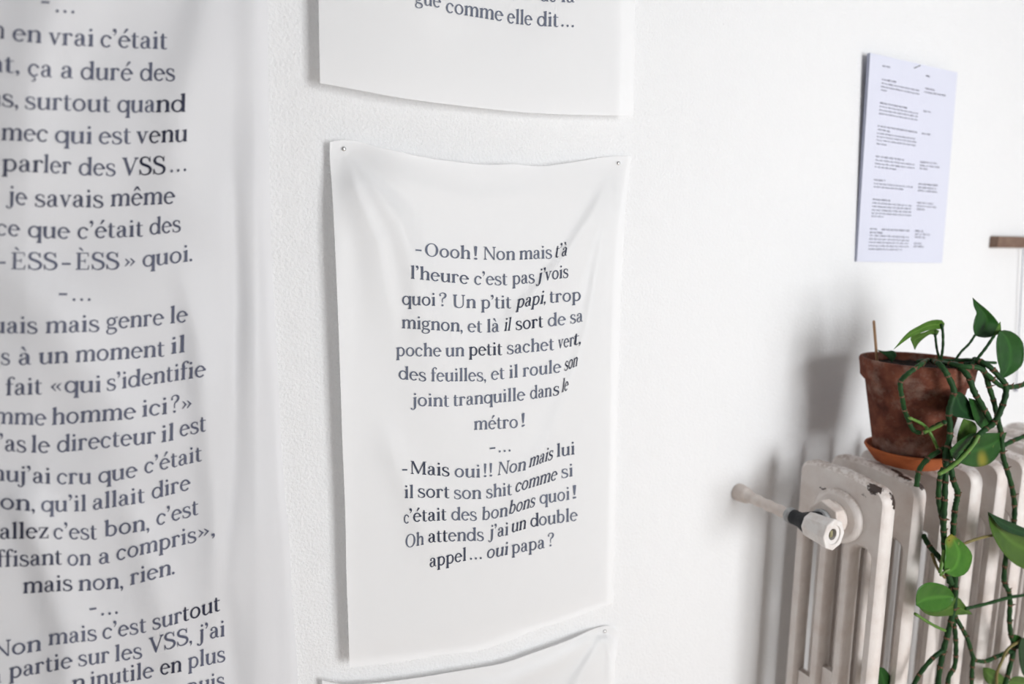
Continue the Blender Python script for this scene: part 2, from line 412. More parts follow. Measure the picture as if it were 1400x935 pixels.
    G['\u00e7'] = G['c'] + g_path([(260, 0, 34), (250, -50, 34), (310, -90, 60), (300, -170, 60), (230, -205, 40), (170, -190, 30)])
    cap = 735
    G['A'] = [[(40, 20), (84, 20), (370, cap), (330, cap)], [(340, cap), (400, cap), (680, 20), (572, 20)]] + g_box(170, 240, 520, 280) + g_foot(40, 90, 0) + g_foot(572, 682, 0)
    G['M'] = (g_box(110, 20, 156, cap - 20) + g_foot(110, 156, 0, ex=62) + [[(90, cap), (210, cap), (500, 120), (460, 20), (440, 20)], [(740, cap), (800, cap), (480, 20), (450, 60)]]
              + g_box(730, 20, 836, cap) + g_foot(730, 836, 0) + g_box(40, cap - 34, 200, cap) + g_box(740, cap - 34, 892, cap))
    G['N'] = g_box(120, 20, 164, cap - 20) + g_foot(120, 164, 0, ex=68) + [[(90, cap), (206, cap), (680, 20), (680, -8), (620, -8), (110, 700)]] + g_box(634, -8, 680, cap - 20) + g_foot(634, 680, cap, -1, 68) + g_box(40, cap - 34, 190, cap)
    G['O'] = g_ring(390, cap / 2, 350, cap / 2 + 14, 116, 44, n=36)
    G['U'] = (g_path([(160, cap - 10, 106), (160, 260, 106), (190, 90, 96), (300, 14, 60), (400, 2, 46), (520, 40, 44), (596, 150, 44), (606, 300, 44), (606, cap - 10, 44)])
              + g_foot(106, 214, cap, -1, 56) + g_foot(586, 628, cap, -1, 72))
    G['V'] = [[(60, cap), (176, cap), (396, 150), (360, -8), (320, -8)], [(590, cap), (640, cap), (366, -8), (340, 60)]] + g_foot(66, 170, cap, -1, 52) + g_foot(592, 636, cap, -1, 66)
    G['S'] = (g_path([(478, 530, 40), (430, 660, 44), (300, 728, 50), (150, 690, 80), (96, 570, 108), (150, 460, 110), (300, 390, 112), (460, 310, 112), (520, 190, 106), (460, 60, 78), (300, 2, 50), (140, 50, 46), (70, 210, 40)])
              + g_path([(482, 740, 28), (482, 520, 42)]) + g_path([(68, 230, 42), (68, -6, 28)]))
    G['\u00c8'] = (g_box(120, 20, 226, cap - 20) + g_box(46, 0, 560, 38) + g_box(46, cap - 38, 545, cap) + g_box(200, 356, 420, 394) + g_box(400, 290, 434, 460)
                   + [[(516, 0), (560, 0), (588, 190), (556, 190)]] + [[(508, cap), (545, cap), (556, 560), (526, 560)]]
                   + [[(340, cap + 70), (300, cap + 70), (160, cap + 180), (180, cap + 220), (250, cap + 220)]])
    G['.'] = g_dot(70, 50, 62)
    G[','] = g_dot(80, 54, 60) + g_path([(112, 50, 60), (110, -30, 46), (60, -110, 24)])
    G["'"] = g_dot(88, 706, 70) + g_path([(118, 712, 76), (136, 640, 52), (110, 560, 36), (52, 500, 20)])
    G['!'] = g_dot(90, 50, 60) + [[(68, 200), (112, 200), (142, 740), (90, 770), (38, 740)]]
    G['?'] = g_dot(200, 50, 60) + g_path([(60, 610, 50), (100, 700, 46), (210, 748, 46), (330, 700, 84), (366, 600, 96), (320, 500, 84), (220, 420, 56), (200, 330, 44), (200, 200, 36)]) + g_dot(78, 606, 48)
    G['\u2013'] = g_box(0, 212, 330, 296)
    G['\u2026'] = g_dot(70, 50, 62) + g_dot(390, 50, 62) + g_dot(710, 50, 62)
    def chev(x, s):
        return [[(x, 270), (x + s * 150, 430), (x + s * 190, 430), (x + s * 80, 270)], [(x, 270), (x + s * 80, 270), (x + s * 190, 100), (x + s * 150, 100)]]
    G['\u00ab'] = chev(40, 1) + chev(220, 1)
    G['\u00bb'] = chev(240, -1) + chev(420, -1)
    ADV = dict(o=560, e=520, c=490, a=500, b=580, d=592, f=340, g=520, h=570, i=290, j=270, l=285, m=870, n=570, p=575, q=560, r=430, s=445, t=345,
               u=580, v=500, z=480, A=710, M=930, N=760, O=790, U=740, V=690, S=590)
    for a, b in (('\u00e9', 'e'), ('\u00e8', 'e'), ('\u00ea', 'e'), ('\u00e0', 'a'), ('\u00e7', 'c')): ADV[a] = ADV[b]
    ADV.update({'\u00c8': 650, '.': 260, ',': 270, "'": 215, '!': 260, '?': 470, '\u2013': 420, '\u2026': 800, '\u00ab': 470, '\u00bb': 470})
    return G, ADV

# ---------------------------------------------------------------- hanging sheets
def seg_dist(px, py, L):
    """distance to a polyline, the fraction along it, and the side"""
    best = (1e9, 0, 0); tot = len(L) - 1
    for i in range(tot):
        ax, ay = L[i]; bx, by = L[i + 1]
        dx, dy = bx - ax, by - ay
        t = max(0, min(1, ((px - ax) * dx + (py - ay) * dy) / (dx * dx + dy * dy)))
        qx, qy = ax + dx * t - px, ay + dy * t - py
        d = math.hypot(qx, qy)
        if d < best[0]: best = (d, (i + t) / tot, 1 if dx * qy - dy * qx > 0 else -1)
    return best
def folds(u, v, F):
    """F: (polyline, height, width at start, width at end, fade in, fade out, lean)"""
    h = 0
    for L, A, w0, w1, fi, fo, lean in F:
        d, f, s = seg_dist(u, v, L)
        wd = (w0 + (w1 - w0) * f) * (1 + lean * s)
        k = 1
        if fi: k *= min(1, f / fi)
        if fo: k *= min(1, (1 - f) / fo)
        k = k * k * (3 - 2 * k)
        h += A * k * math.exp(-(d / wd) ** 2)
    return h
def polyat(L, f):
    """point at arc fraction f of polyline L"""
    ds = [math.hypot(L[i + 1][0] - L[i][0], L[i + 1][1] - L[i][1]) for i in range(len(L) - 1)]
    T = sum(ds) * f
    for i, d in enumerate(ds):
        if T <= d or i == len(ds) - 1:
            t = min(1, T / d); return (L[i][0] + (L[i + 1][0] - L[i][0]) * t, L[i][1] + (L[i + 1][1] - L[i][1]) * t)
        T -= d
def sheet_mesh(top, bot, left, right, h, nu, nv):
    top, bot, left, right = [smoothline(q, 6) if len(q) > 2 else q for q in (top, bot, left, right)]
    V = []; F = []
    T = [polyat(top, i / nu) for i in range(nu + 1)]; B = [polyat(bot, i / nu) for i in range(nu + 1)]
    Lf = [polyat(left, j / nv) for j in range(nv + 1)]; Rt = [polyat(right, j / nv) for j in range(nv + 1)]
    for j in range(nv + 1):
        t = j / nv
        for i in range(nu + 1):
            s = i / nu
            p = [(1 - t) * T[i][k] + t * B[i][k] + (1 - s) * Lf[j][k] + s * Rt[j][k]
                 - (1 - s) * (1 - t) * T[0][k] - s * (1 - t) * T[nu][k] - (1 - s) * t * B[0][k] - s * t * B[nu][k] for k in (0, 1)]
            V.append(at(p[0], p[1], DW - h(p[0], p[1])))
    for j in range(nv):
        for i in range(nu):
            a = j * (nu + 1) + i
            F.append([a, a + nu + 1, a + nu + 2, a + 1])
    return mesh(V, F)

GL, ADV = glyph_table()
def text_line(words, h, xh, mat, parent, ox=0, oy=0, sc=1.0, lift=.0011, lean=0.0, name='printed_line', jit=.10, fixed_d=None):
    """words: (text, x0, y0, x1, y1[, slant[, ink darkness]]) in a measured crop with origin ox, oy and scale sc"""
    V = []; F = []; D = []
    for wd in words:
        txt, x0, y0, x1, y1 = wd[:5]
        sl = wd[5] if len(wd) > 5 else 0
        dk = wd[6] if len(wd) > 6 else 0
        polys = []; x = 0
        for ch in txt:
            for q in GL[ch]: polys.append((x, [(x + p[0], p[1]) for p in q]))
            x += ADV[ch]
        polys = [(xo, [(p[0] + sl * p[1], p[1]) for p in q]) for xo, q in polys]
        mn = min(p[0] for _, q in polys for p in q); mx = max(p[0] for _, q in polys for p in q)
        a0, b0, a1, b1 = ox + x0 / sc, oy + y0 / sc, ox + x1 / sc, oy + y1 / sc
        k = xh / 500.0
        tone = {}
        for xo, q in polys:
            if xo not in tone: tone[xo] = max(0, min(1, dk + random.uniform(-jit, jit)))  # darkness set word by word in the ink colour, mostly deeper along folds
            b = len(V)
            for px, py in q:
                f = (px - mn) / (mx - mn)
                u = a0 + (a1 - a0) * f + py * k * lean
                v = b0 + (b1 - b0) * f - py * k
                V.append(at(u, v, fixed_d(u, v) if fixed_d else DW - h(u, v) - lift)); D.append(tone[xo])
            F.append(list(range(b, len(V))))
    me = mesh(V, F)
    at_ = me.attributes.new('ink_darkness', 'FLOAT', 'POINT'); at_.data.foreach_set('value', D)
    return obj(name, me, mat, parent)
def pin(u, v, d, label):
    p = at(u, v, d); t = thing('pin', label, 'pin', p)
    b = bmesh.new(); bmesh.ops.create_uvsphere(b, u_segments=16, v_segments=10, radius=.0030)
    for q in b.verts: q.co = (q.co.x, q.co.y * .7, q.co.z)
    bmesh.ops.translate(b, verts=b.verts[:], vec=p); obj('pin_head', b, M['steel'], t, True)
    obj('pin_shank', tube([p, (p.x, .004, p.z)], .0006, 6), M['steel'], t)
    return t

# -- middle sheet
PINL, PINR = (470, 203.5), (845.5, 223)
def h_mid(u, v):
    g = .027 - .013 * (u - 455) / 400
    g += .003 * math.exp(-((u - 462) / 16) ** 2) * min(1, max(0, (v - 260) / 100))
    for pu, pv in (PINL, PINR):
        g *= 1 - .55 * math.exp(-((u - pu) ** 2 + (v - pv) ** 2) / 60 ** 2)
    g += folds(u, v, MIDF)
    return max(.003, g)
MIDF = [
    ([(474, 208), (500, 246), (545, 300), (572, 370), (592, 460), (600, 560), (596, 660)], .0095, 13, 40, .24, .45, -.35),
    ([(471, 210), (486, 262), (515, 330), (532, 430), (540, 540)], .0060, 11, 30, .25, .5, -.35),
    ([(480, 206), (560, 250), (650, 275), (740, 262), (830, 226)], .0018, 12, 18, .2, .2, 0),
    ([(842, 228), (812, 290), (775, 350), (735, 400), (695, 445), (655, 490), (615, 560)], .0055, 10, 28, .16, .4, .35),
    ([(844, 230), (824, 330), (804, 450), (786, 510), (757, 590), (724, 650), (704, 710), (672, 765), (640, 830)], .0048, 10, 30, .14, .3, .3),
    ([(846, 232), (842, 330), (832, 480), (826, 640)], .003, 5, 14, .1, .5, 0),
    ([(520, 560), (545, 640), (585, 730), (600, 800)], .0035, 14, 26, .3, .4, 0),
    ([(480, 905), (600, 888), (720, 855), (838, 815)], -.002, 22, 22, .1, .1, 0),
]
top = [(451, 194), (460, 193), (471, 191.5), (487, 193), (504, 198), (543, 207), (579, 215), (621, 221), (664, 225.5), (703, 224.5), (739, 227.5), (786, 221.5), (821, 215.5), (843, 213.6), (862.5, 214)]
right = [(862.5, 214), (858, 260), (853, 320), (848, 430), (845, 540), (842, 680), (839, 780), (839, 823.5)]
bot = [(478, 913), (510, 909), (543, 905), (600, 896), (650, 890), (693, 877), (732, 861), (775, 848), (810, 834), (839, 823.5)]
left = [(451, 194), (451, 218), (453, 244), (455.5, 285), (460, 380), (464, 480), (468, 600), (472, 700), (473.5, 780), (476, 850), (478, 913)]
mid = obj('cloth', sheet_mesh(top, bot, left, right, h_mid, 150, 230), M['sheet'], smooth=True)
mid.name = 'hanging_sheet'
tag(mid, 'translucent white sheet pinned at two corners, its grey text beginning with Oooh', 'printed sheet')
c5 = dict(ox=500, oy=300, sc=3.597); c6 = dict(ox=500, oy=540, sc=3.339)
XM = 12.1
for ln in [
    [('–', 245, 172, 275, 175), ('Oooh', 293, 180, 515, 196), ('!', 533, 197, 550, 198), ('Non', 580, 198, 735, 200), ('mais', 757, 198, 917, 191, 0, .1), ("t'à", 935, 187, 990, 178, .25, .8)],
    [("l'heure", 222, 291, 508, 319, 0, .25), ("c'est", 535, 321, 697, 323, 0, .1), ('pas', 722, 320, 832, 312, 0, .25), ("j'", 838, 309, 886, 302, .2, .8), ('v', 884, 302, 916, 296, .12, .7), ('ois', 918, 296, 997, 285, .05, .6)],
    [('quoi', 180, 419, 342, 425, 0, .35), ('?', 362, 426, 398, 427), ('Un', 430, 433, 542, 437), ("p'tit", 568, 438, 716, 437, 0, .2), ('papi,', 738, 437, 885, 412, .22, .8), ('trop', 905, 411, 1058, 399, 0, .2)],
    [('mignon,', 178, 535, 477, 553, 0, .2), ('et', 503, 554, 573, 556), ('là', 598, 556, 657, 553, 0, .1), ('il', 682, 549, 717, 546, .2, .9), ('sort', 740, 544, 873, 530, 0, .8), ('de', 897, 527, 985, 518), ('sa', 1008, 513, 1068, 502, 0, .2)],
    [('poche', 150, 672, 373, 674, 0, .1), ('un', 393, 674, 485, 673, 0, .15), ('petit', 508, 670, 672, 667, 0, .75), ('sachet', 697, 663, 927, 642, 0, .1), ('ver', 948, 635, 1025, 622, .08, .45), ('t,', 1026, 620, 1058, 610, .15, .9)],
    [('des', 163, 785, 298, 796, 0, .2), ('feuilles,', 322, 797, 592, 795), ('et', 618, 790, 683, 784), ('il', 707, 781, 748, 777), ('roule', 773, 774, 962, 752), ('son', 978, 745, 1043, 719, .3, .9)],
    [('joint', 222, 917, 411, 921), ('tranquille', 432, 919, 785, 889), ('dan', 810, 884, 915, 870, 0, .2), ('s', 922, 868, 952, 861, .1, .7), ('le', 965, 851, 998, 837, .3, .95)]]:
    text_line(ln, h_mid, XM, M['ink'], mid, **c5)
for ln in [
    [('métro', 495, 160, 695, 150), ('!', 712, 147, 727, 141)],
    [('–', 567, 265, 592, 262, 0, .2), ('…', 608, 262, 662, 257)],
    [('–', 167, 362, 190, 362, 0, .6), ('Mais', 205, 360, 383, 371, 0, .7), ('oui', 407, 375, 522, 377), ('!!', 540, 375, 578, 371), ('Non', 603, 367, 732, 343, .12, .1), ('mais', 745, 332, 857, 291, .32, .7), ('lui', 873, 283, 953, 271, 0, .3)],
    [('il', 178, 471, 217, 471, 0, .4), ('sort', 240, 467, 383, 471, 0, .6), ('son', 405, 474, 528, 475), ('shit', 552, 472, 668, 456), ('comme', 685, 445, 876, 385, .25, .6), ('si', 895, 380, 945, 371, 0, .1)],
    [('c', 175, 587, 198, 586, 0, .2), ("'était", 200, 580, 369, 572, 0, .7), ('des', 392, 572, 508, 573), ('bon', 533, 573, 648, 553, .05, .15), ('bons', 655, 545, 775, 507, .28, .55), ('quoi', 795, 498, 930, 478), ('!', 945, 474, 962, 471)],
    [('Oh', 183, 699, 265, 683, 0, .15), ('att', 287, 674, 375, 669, 0, .8), ('ends', 378, 668, 540, 665, 0, .2), ("j'ai", 560, 655, 650, 640, .05, .35), ('un', 668, 628, 732, 610, .12, .75), ('d', 753, 603, 790, 598, 0, .7), ('ouble', 792, 597, 968, 573, 0, .15)],
    [('appel', 293, 787, 458, 756, 0, .75), ('…', 477, 752, 530, 748, 0, .4), ('oui', 555, 747, 650, 729, .1, .4), ('papa', 667, 725, 818, 699, 0, .25), ('?', 832, 693, 860, 688)]]:
    text_line(ln, h_mid, XM, M['ink'], mid, **c6)
pin(PINL[0], PINL[1], DW - h_mid(*PINL) - .001, 'small steel pin at upper left corner of the Oooh sheet')
pin(PINR[0], PINR[1], DW - h_mid(*PINR) - .001, 'small steel pin at upper right corner of the Oooh sheet')

# -- upper sheet
TOPF = [([(520, -60), (600, 10), (640, 60)], .004, 30, 40, .2, .6, 0), ([(780, -60), (760, 40), (740, 120)], .003, 20, 40, .2, .6, 0), ([(850, -80), (851, 60), (849, 160)], .0015, 6, 6, .1, .1, 0)]
def h_top(u, v): return .027 + folds(u, v, TOPF) + .002 * math.sin((u - 437) / 60)
top = [(434, -90), (867, -90)]
bot = [(437.5, 113.6), (489, 123), (543, 133), (600, 141), (664, 148.5), (721, 154), (775, 156.5), (820, 157.5), (866, 158)]
t2 = obj('hanging_sheet', sheet_mesh(top, bot, [(434, -90), (437.5, 113.6)], [(867, -90), (868, 0), (866, 158)], h_top, 80, 50), M['sheet'], smooth=True)
tag(t2, 'translucent sheet cut off by the frame top, text ending elle dit', 'printed sheet')
c4 = dict(ox=400, oy=0, sc=2.8)
text_line([('gue', 470, 12, 568, 31), ('comme', 588, 47, 807, 82), ('elle', 823, 88, 918, 98), ('dit', 937, 99, 1018, 103), ('…', 1030, 101, 1077, 104)], h_top, 13.6, M['ink'], t2, lean=.02, **c4)
text_line([(',', 842, -8, 851, -8), ('de', 948, 4, 1012, 8), ('la', 1030, 8, 1080, 10)], h_top, 13.6, M['ink'], t2, **c4)

# -- lower sheet, only its right upper corner in the frame
PIN3 = (826.8, 863)
LOWF = [([(824, 868), (805, 905), (780, 950), (740, 1010)], .008, 6, 22, .05, .4, .3), ([(829, 868), (835, 900), (836, 960)], .006, 4, 9, .05, .4, 0), ([(820, 866), (760, 905), (680, 940), (600, 960)], .005, 7, 16, .1, .3, 0)]
def h_low(u, v):
    g = .014 * (1 - .7 * math.exp(-((u - PIN3[0]) ** 2 + (v - PIN3[1]) ** 2) / 30 ** 2))
    return max(.003, g + folds(u, v, LOWF))
top = [(440, 930), (470, 935), (518, 933), (571, 926.5), (629, 917), (686, 907), (729, 892.5), (775, 876), (811, 860), (828.6, 855.5), (838, 858), (848, 864)]
lw = obj('hanging_sheet', sheet_mesh(top, [(462, 1230), (832, 1130)], [(440, 930), (462, 1230)], [(848, 864), (841, 905), (839, 960), (832, 1130)], h_low, 110, 70), M['sheet'], smooth=True)
tag(lw, 'translucent sheet rising from the bottom edge below the Oooh sheet, blank in view', 'printed sheet')
pin(PIN3[0], PIN3[1], DW - h_low(*PIN3) - .001, 'small steel pin on lower sheet corner under the Oooh sheet')

# -- large sheet on the left
BIGF = [
    ([(300, -90), (272, 60), (250, 160), (235, 260), (215, 330)], .008, 28, 64, 0, .4, .2),
    ([(345, -90), (352, 200), (352, 460), (360, 700), (375, 1010)], .0055, 24, 26, 0, 0, 0),
    ([(318, 150), (326, 420), (318, 640), (306, 800), (330, 1010)], -.004, 10, 16, .2, 0, 0),
    ([(240, 330), (270, 460), (285, 600), (300, 740), (300, 900)], .006, 22, 30, .3, .2, .3),
    ([(-60, 300), (60, 420), (150, 560), (180, 700)], .008, 40, 50, .3, .4, 0),
    ([(10, 640), (60, 760), (90, 860), (100, 1000)], .010, 26, 34, .2, 0, .2),
    ([(150, 620), (200, 760), (240, 900), (260, 1010)], .006, 22, 30, .3, 0, 0),
    ([(100, -90), (60, 60), (20, 200), (-40, 330)], .008, 40, 60, 0, .4, 0),
]
def h_big(u, v):
    g = .018 + .022 * min(1, max(0, (366 + (v > 400) * (v - 400) * .06 - u) / 330))
    if u > 350: g -= .006 * min(1, (u - 350) / 30)
    return max(.004, g + folds(u, v, BIGF) + .0015 * math.sin(v / 37 + u / 50))
right = [(366, -95), (366, 0), (367.5, 150), (370, 300), (373, 385), (378, 471), (382, 557), (386, 630), (391, 690), (396, 743), (399, 815), (405, 887), (407, 935), (409, 1020)]
bg = obj('hanging_sheet', sheet_mesh([(-190, -95), (366, -95)], [(-190, 1020), (409, 1020)], [(-190, -95), (-190, 1020)], right, h_big, 130, 230), M['sheet_big'], smooth=True)
tag(bg, 'large translucent sheet at left edge covered in big dark slate text', 'printed sheet')
c1 = dict(ox=0, oy=0, sc=3.017, lean=.03); c2 = dict(ox=0, oy=300, sc=2.921, lean=.02); c3 = dict(ox=0, oy=600, sc=2.791)
XB = 16.6
for cc, LL in ((c1, [
    [('–', 170, 34, 203, 35), ('…', 230, 50, 307, 55)],
    [('on', -75, 150, 17, 160, 0, .3), ('en', 52, 168, 170, 178), ('vrai', 200, 184, 385, 192), ("c'était", 415, 194, 690, 203)],
    [('nt,', -60, 294, 80, 302), ('ça', 115, 312, 215, 320), ('a', 252, 322, 302, 324), ('duré', 333, 327, 548, 333), ('des', 578, 333, 722, 333, 0, .15)],
    [('ns,', -60, 430, 75, 444, 0, .2), ('surtout', 105, 449, 455, 463), ('qua', 485, 463, 640, 463, 0, .1), ('nd', 643, 463, 765, 461, 0, .85)],
    [('mec', 5, 578, 197, 585, 0, .3), ('qui', 227, 588, 378, 594), ('est', 408, 594, 540, 593), ('v', 562, 592, 612, 591, 0, .3), ('enu', 615, 591, 772, 583, 0, .85)],
    [('par', 8, 705, 178, 712, 0, .6), ('ler', 180, 712, 293, 718, 0, .3), ('des', 325, 723, 477, 725), ('V', 503, 724, 570, 723, 0, .3), ('SS', 575, 722, 683, 717, 0, .9), ('…', 703, 711, 768, 705, 0, .4)],
    [('je', 25, 836, 112, 849, 0, .3), ('savais', 145, 852, 427, 856, 0, .4), ('même', 457, 852, 722, 840, 0, .4)]]),
    (c2, [
    [('ce', -16, 63, 80, 68, 0, .2), ('que', 112, 71, 280, 78, 0, .2), ("c'était", 310, 78, 572, 68, 0, .4), ('des', 598, 62, 722, 48, 0, .3)],
    [('–', -10, 196, 22, 196), ('ÈSS', 45, 199, 230, 201), ('–', 247, 201, 282, 201), ('ÈSS', 303, 201, 477, 199), ('»', 498, 197, 540, 193), ('quoi.', 570, 191, 768, 166)],
    [('–', 235, 322, 268, 322), ('…', 290, 325, 362, 325)],
    [('ouais', -92, 455, 150, 455), ('mais', 182, 455, 397, 447), ('genre', 425, 440, 655, 421), ('le', 680, 416, 750, 409)],
    [('s', 5, 580, 40, 580, 0, .2), ('à', 75, 581, 125, 580), ('un', 155, 578, 272, 573), ('moment', 302, 571, 657, 547), ('il', 683, 538, 737, 530)],
    [('fait', 22, 703, 168, 698, 0, .2), ('«', 203, 695, 245, 693), ('qui', 258, 692, 402, 690), ("s'identifie", 428, 685, 822, 627)],
    [('mme', -25, 815, 185, 823), ('homme', 207, 821, 543, 796), ('ici', 568, 789, 667, 777), ('?', 682, 775, 716, 768), ('»', 727, 766, 765, 760)],
    [("t'as", -35, 922, 105, 930, 0, .3), ('le', 125, 931, 200, 933, 0, .1), ('directeur', 228, 931, 622, 893), ('il', 645, 891, 693, 882), ('est', 718, 869, 822, 845)]]),
    (c3, [
    [("nuj'ai", -32, 158, 192, 172, 0, .35), ('cru', 218, 173, 348, 172), ('que', 376, 170, 525, 145), ("c'était", 552, 134, 770, 84)],
    [('bon,', -62, 262, 133, 277, 0, .4), ("qu'il", 158, 278, 328, 276), ('allait', 355, 272, 553, 243), ('dire', 580, 231, 727, 193)],
    [('allez', 0, 382, 185, 379, 0, .75), ("c'est", 205, 382, 370, 384, 0, .2), ('bon,', 398, 375, 570, 348), ("c'est", 598, 332, 757, 288)],
    [('ffisant', -12, 490, 237, 479, 0, .5), ('on', 258, 484, 347, 482), ('a', 378, 478, 420, 474), ('compris', 445, 466, 750, 392), ('»,', 757, 385, 820, 368)],
    [('mais', 88, 590, 277, 578, 0, .7), ('non,', 300, 581, 470, 570, 0, .2), ('rien.', 497, 559, 667, 515)],
    [('–', 342, 672, 368, 668), ('…', 387, 674, 450, 667)],
    [('Non', -32, 838, 157, 808, 0, .1), ('mais', 185, 788, 370, 768), ("c'est", 392, 766, 558, 738), ('sur', 583, 730, 695, 700, 0, .2), ('tout', 698, 698, 840, 655, 0, .8)],
    [('a', -35, 935, 6, 930), ('partie', 35, 916, 277, 872, 0, .2), ('sur', 300, 868, 418, 852), ('les', 440, 850, 543, 836), ('VSS,', 568, 822, 733, 778, 0, .2), ("j'ai", 752, 772, 857, 753, 0, .15)],
    [('n', 275, 962, 325, 955, 0, .4), ('inutile', 345, 950, 587, 910, 0, .2), ('en', 612, 902, 693, 888, 0, .75), ('plus', 718, 878, 860, 848)],
    [('puis', 715, 975, 858, 948)]])):
    for ln in LL: text_line(ln, h_big, XB - (.8 if cc is c2 else 1.6 if cc is c3 else 0), M['ink_big'], bg, lift=.0012, **cc)

# ---------------------------------------------------------------- pile of printed pages on the wall
def d_pap(u, v):
    f = (v - 72) / 286
    return DW - (.016 - .011 * f)
pc = [(1190, 72), (1309, 99), (1288, 359.5), (1171.5, 357.5)]
pap = thing('paper_stack', 'pale bluish printed page pinned on the wall above the radiator', 'printed page', at(1190, 215, DW))
V = [];
for k in (0, 1, 2):
    for u, v in pc:
        p = at(u, v, d_pap(u, v)); V.append((p.x, p.y + (0, .0005, .006)[k], p.z))
obj('top_page', mesh(V[:8], [[3, 2, 1, 0], [4, 5, 6, 7], [0, 1, 5, 4], [1, 2, 6, 5], [2, 3, 7, 6], [3, 0, 4, 7]]), M['paper'], pap)
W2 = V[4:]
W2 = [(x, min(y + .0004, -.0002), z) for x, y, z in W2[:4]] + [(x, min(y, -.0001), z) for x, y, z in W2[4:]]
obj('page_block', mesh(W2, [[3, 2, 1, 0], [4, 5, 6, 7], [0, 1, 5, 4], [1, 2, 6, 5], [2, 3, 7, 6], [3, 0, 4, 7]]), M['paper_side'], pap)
def fill(x0, y0, x1, y1, head):
    """a line of tiny illegible word shapes"""
    out = []; x = x0
    while x < x1 - 8:
        wl = min(random.randint(14, 46), x1 - x)
        if x1 - x - wl < 14: wl = x1 - x
        f0, f1 = (x - x0) / (x1 - x0), (x + wl - x0) / (x1 - x0)
        out.append((''.join(random.choice('nmeuoarscv') for _ in range(max(1, int(wl / 8)))), x, y0 + (y1 - y0) * f0, x + wl, y0 + (y1 - y0) * f1, 0, .9 if head else .45))
        x += wl + 7
    return out
LA = [(172, 168, 240, 181, 1), (555, 254, 590, 263, 1), (165, 287, 290, 310, 1), (160, 318, 497, 386, 0), (157, 348, 495, 417, 0), (157, 378, 208, 388, 0), (548, 366, 630, 383, 1), (543, 398, 728, 430, 1),
      (148, 493, 388, 540, 1), (145, 523, 485, 588, 0), (142, 555, 483, 615, 0), (140, 585, 478, 645, 0), (532, 566, 596, 577, 1), (130, 697, 475, 755, 1), (130, 727, 250, 750, 1), (125, 760, 472, 813, 0), (122, 790, 468, 840, 0),
      (120, 820, 465, 870, 0), (120, 853, 208, 865, 0), (518, 763, 592, 775, 1)]
LB = [(182, 83, 403, 112, 1), (180, 110, 483, 148, 0), (177, 137, 482, 175, 0), (177, 162, 343, 184, 0), (525, 127, 657, 140, 1), (525, 153, 677, 170, 1), (523, 177, 582, 183, 1), (168, 265, 258, 273, 1), (168, 292, 470, 322, 0),
      (166, 317, 397, 339, 0), (515, 298, 663, 308, 1), (513, 323, 650, 335, 1), (510, 348, 673, 362, 1), (160, 416, 298, 427, 1), (158, 443, 461, 466, 0), (156, 470, 458, 490, 0), (153, 497, 457, 515, 0), (151, 522, 455, 541, 0),
      (150, 546, 243, 552, 0), (503, 442, 628, 452, 1), (500, 467, 650, 479, 1), (500, 492, 560, 497, 1), (140, 645, 192, 648, 1), (230, 650, 443, 660, 1), (137, 672, 235, 677, 1), (135, 695, 440, 710, 0), (133, 722, 440, 735, 0),
      (130, 748, 437, 758, 0), (128, 775, 437, 783, 0), (127, 800, 387, 807, 0), (487, 660, 550, 665, 1), (485, 685, 605, 691, 1), (483, 708, 565, 713, 1), (480, 757, 537, 760, 1), (477, 781, 553, 784, 1)]
fd = lambda u, v: d_pap(u, v) - .0004
for L_, sc_, ox_, oy_ in ((LA, 6.45, 1180, 65), (LB, 5.667, 1165, 200)):
    for l in L_:
        text_line(fill(*l), None, 2.0 if l[4] else 1.7, M['ink_small'], pap, ox=ox_, oy=oy_, sc=sc_, fixed_d=fd)
a, c = at(1249.8, 93.2, fd(1250, 93) - .0004), at(1258.3, 89.5, fd(1258, 90) - .0004)
sp = obj('staple', tube([a, c], .0007, 6), M['dark'], pap)

# ---------------------------------------------------------------- batten and cord at the right
bx = at(1365, 330.5, DW - .018).x
zt, zb = at(1365, 323, DW - .018).z, at(1365, 338.5, DW - .018).z
b = bmesh.new(); bm_box(b, bx, -.018, zb, bx + .55, .0, zt); bevel(b, .001, 1)
bt = tag(obj('wooden_batten', b, M['wood']), 'weathered brown wooden batten fixed to the wall at right edge', 'batten')
p0, p1 = at(1399, 340, DW - .010), at(1389, 533, DW - .006)
cx = obj('cord', tube([p0, p0.lerp(p1, .5), p1], .0010, 6), M['cord'], bt); cx['label'] = 'thin grey cord'
b = bmesh.new(); bmesh.ops.create_uvsphere(b, u_segments=12, v_segments=8, radius=.004); bmesh.ops.translate(b, verts=b.verts[:], vec=p1); obj('cord_end', b, M['cord'], cx, True)

# ---------------------------------------------------------------- cast iron radiator
SX, PITCH, TH = 0.938, 0.0748, 0.028
NSEC = 9
def Wp(x, d, z): return Vector((x, d - DW, ZC + z))
CHIPS += [(tuple(at(1197, 668, .647)), .011, (.7, 1, 1)), (tuple(at(1186, 676, .660)), .006, (.8, 1.2, .7)), (tuple(at(1217, 681, .632)), .009, (.7, 1, 1)), (tuple(at(1222, 690, .626)), .007, (.8, .8, 1.2)), (tuple(at(1128, 668, .735)), .006, (1, 1.4, .7)),
          (tuple(at(1224, 650, .674)), .010, (.8, 1.6, 1)), (tuple(at(1236, 655, .655)), .008, (.8, 1.6, 1)), (tuple(at(1259, 665, .632)), .006, (1, 1, 1)),
          (tuple(at(1325, 647, .660)), .014, (.8, 1.6, 1)), (tuple(at(1336, 655, .640)), .012, (1, 1.5, 1.1)), (tuple(at(1310, 643, .680)), .009, (1, 1.5, 1)),
          (tuple(at(1392, 630, .66)), .014, (.9, 1.6, 1)), (tuple(at(1376, 636, .63)), .008, (.9, 1.6, 1))]
M['rad'] = chip_paint()
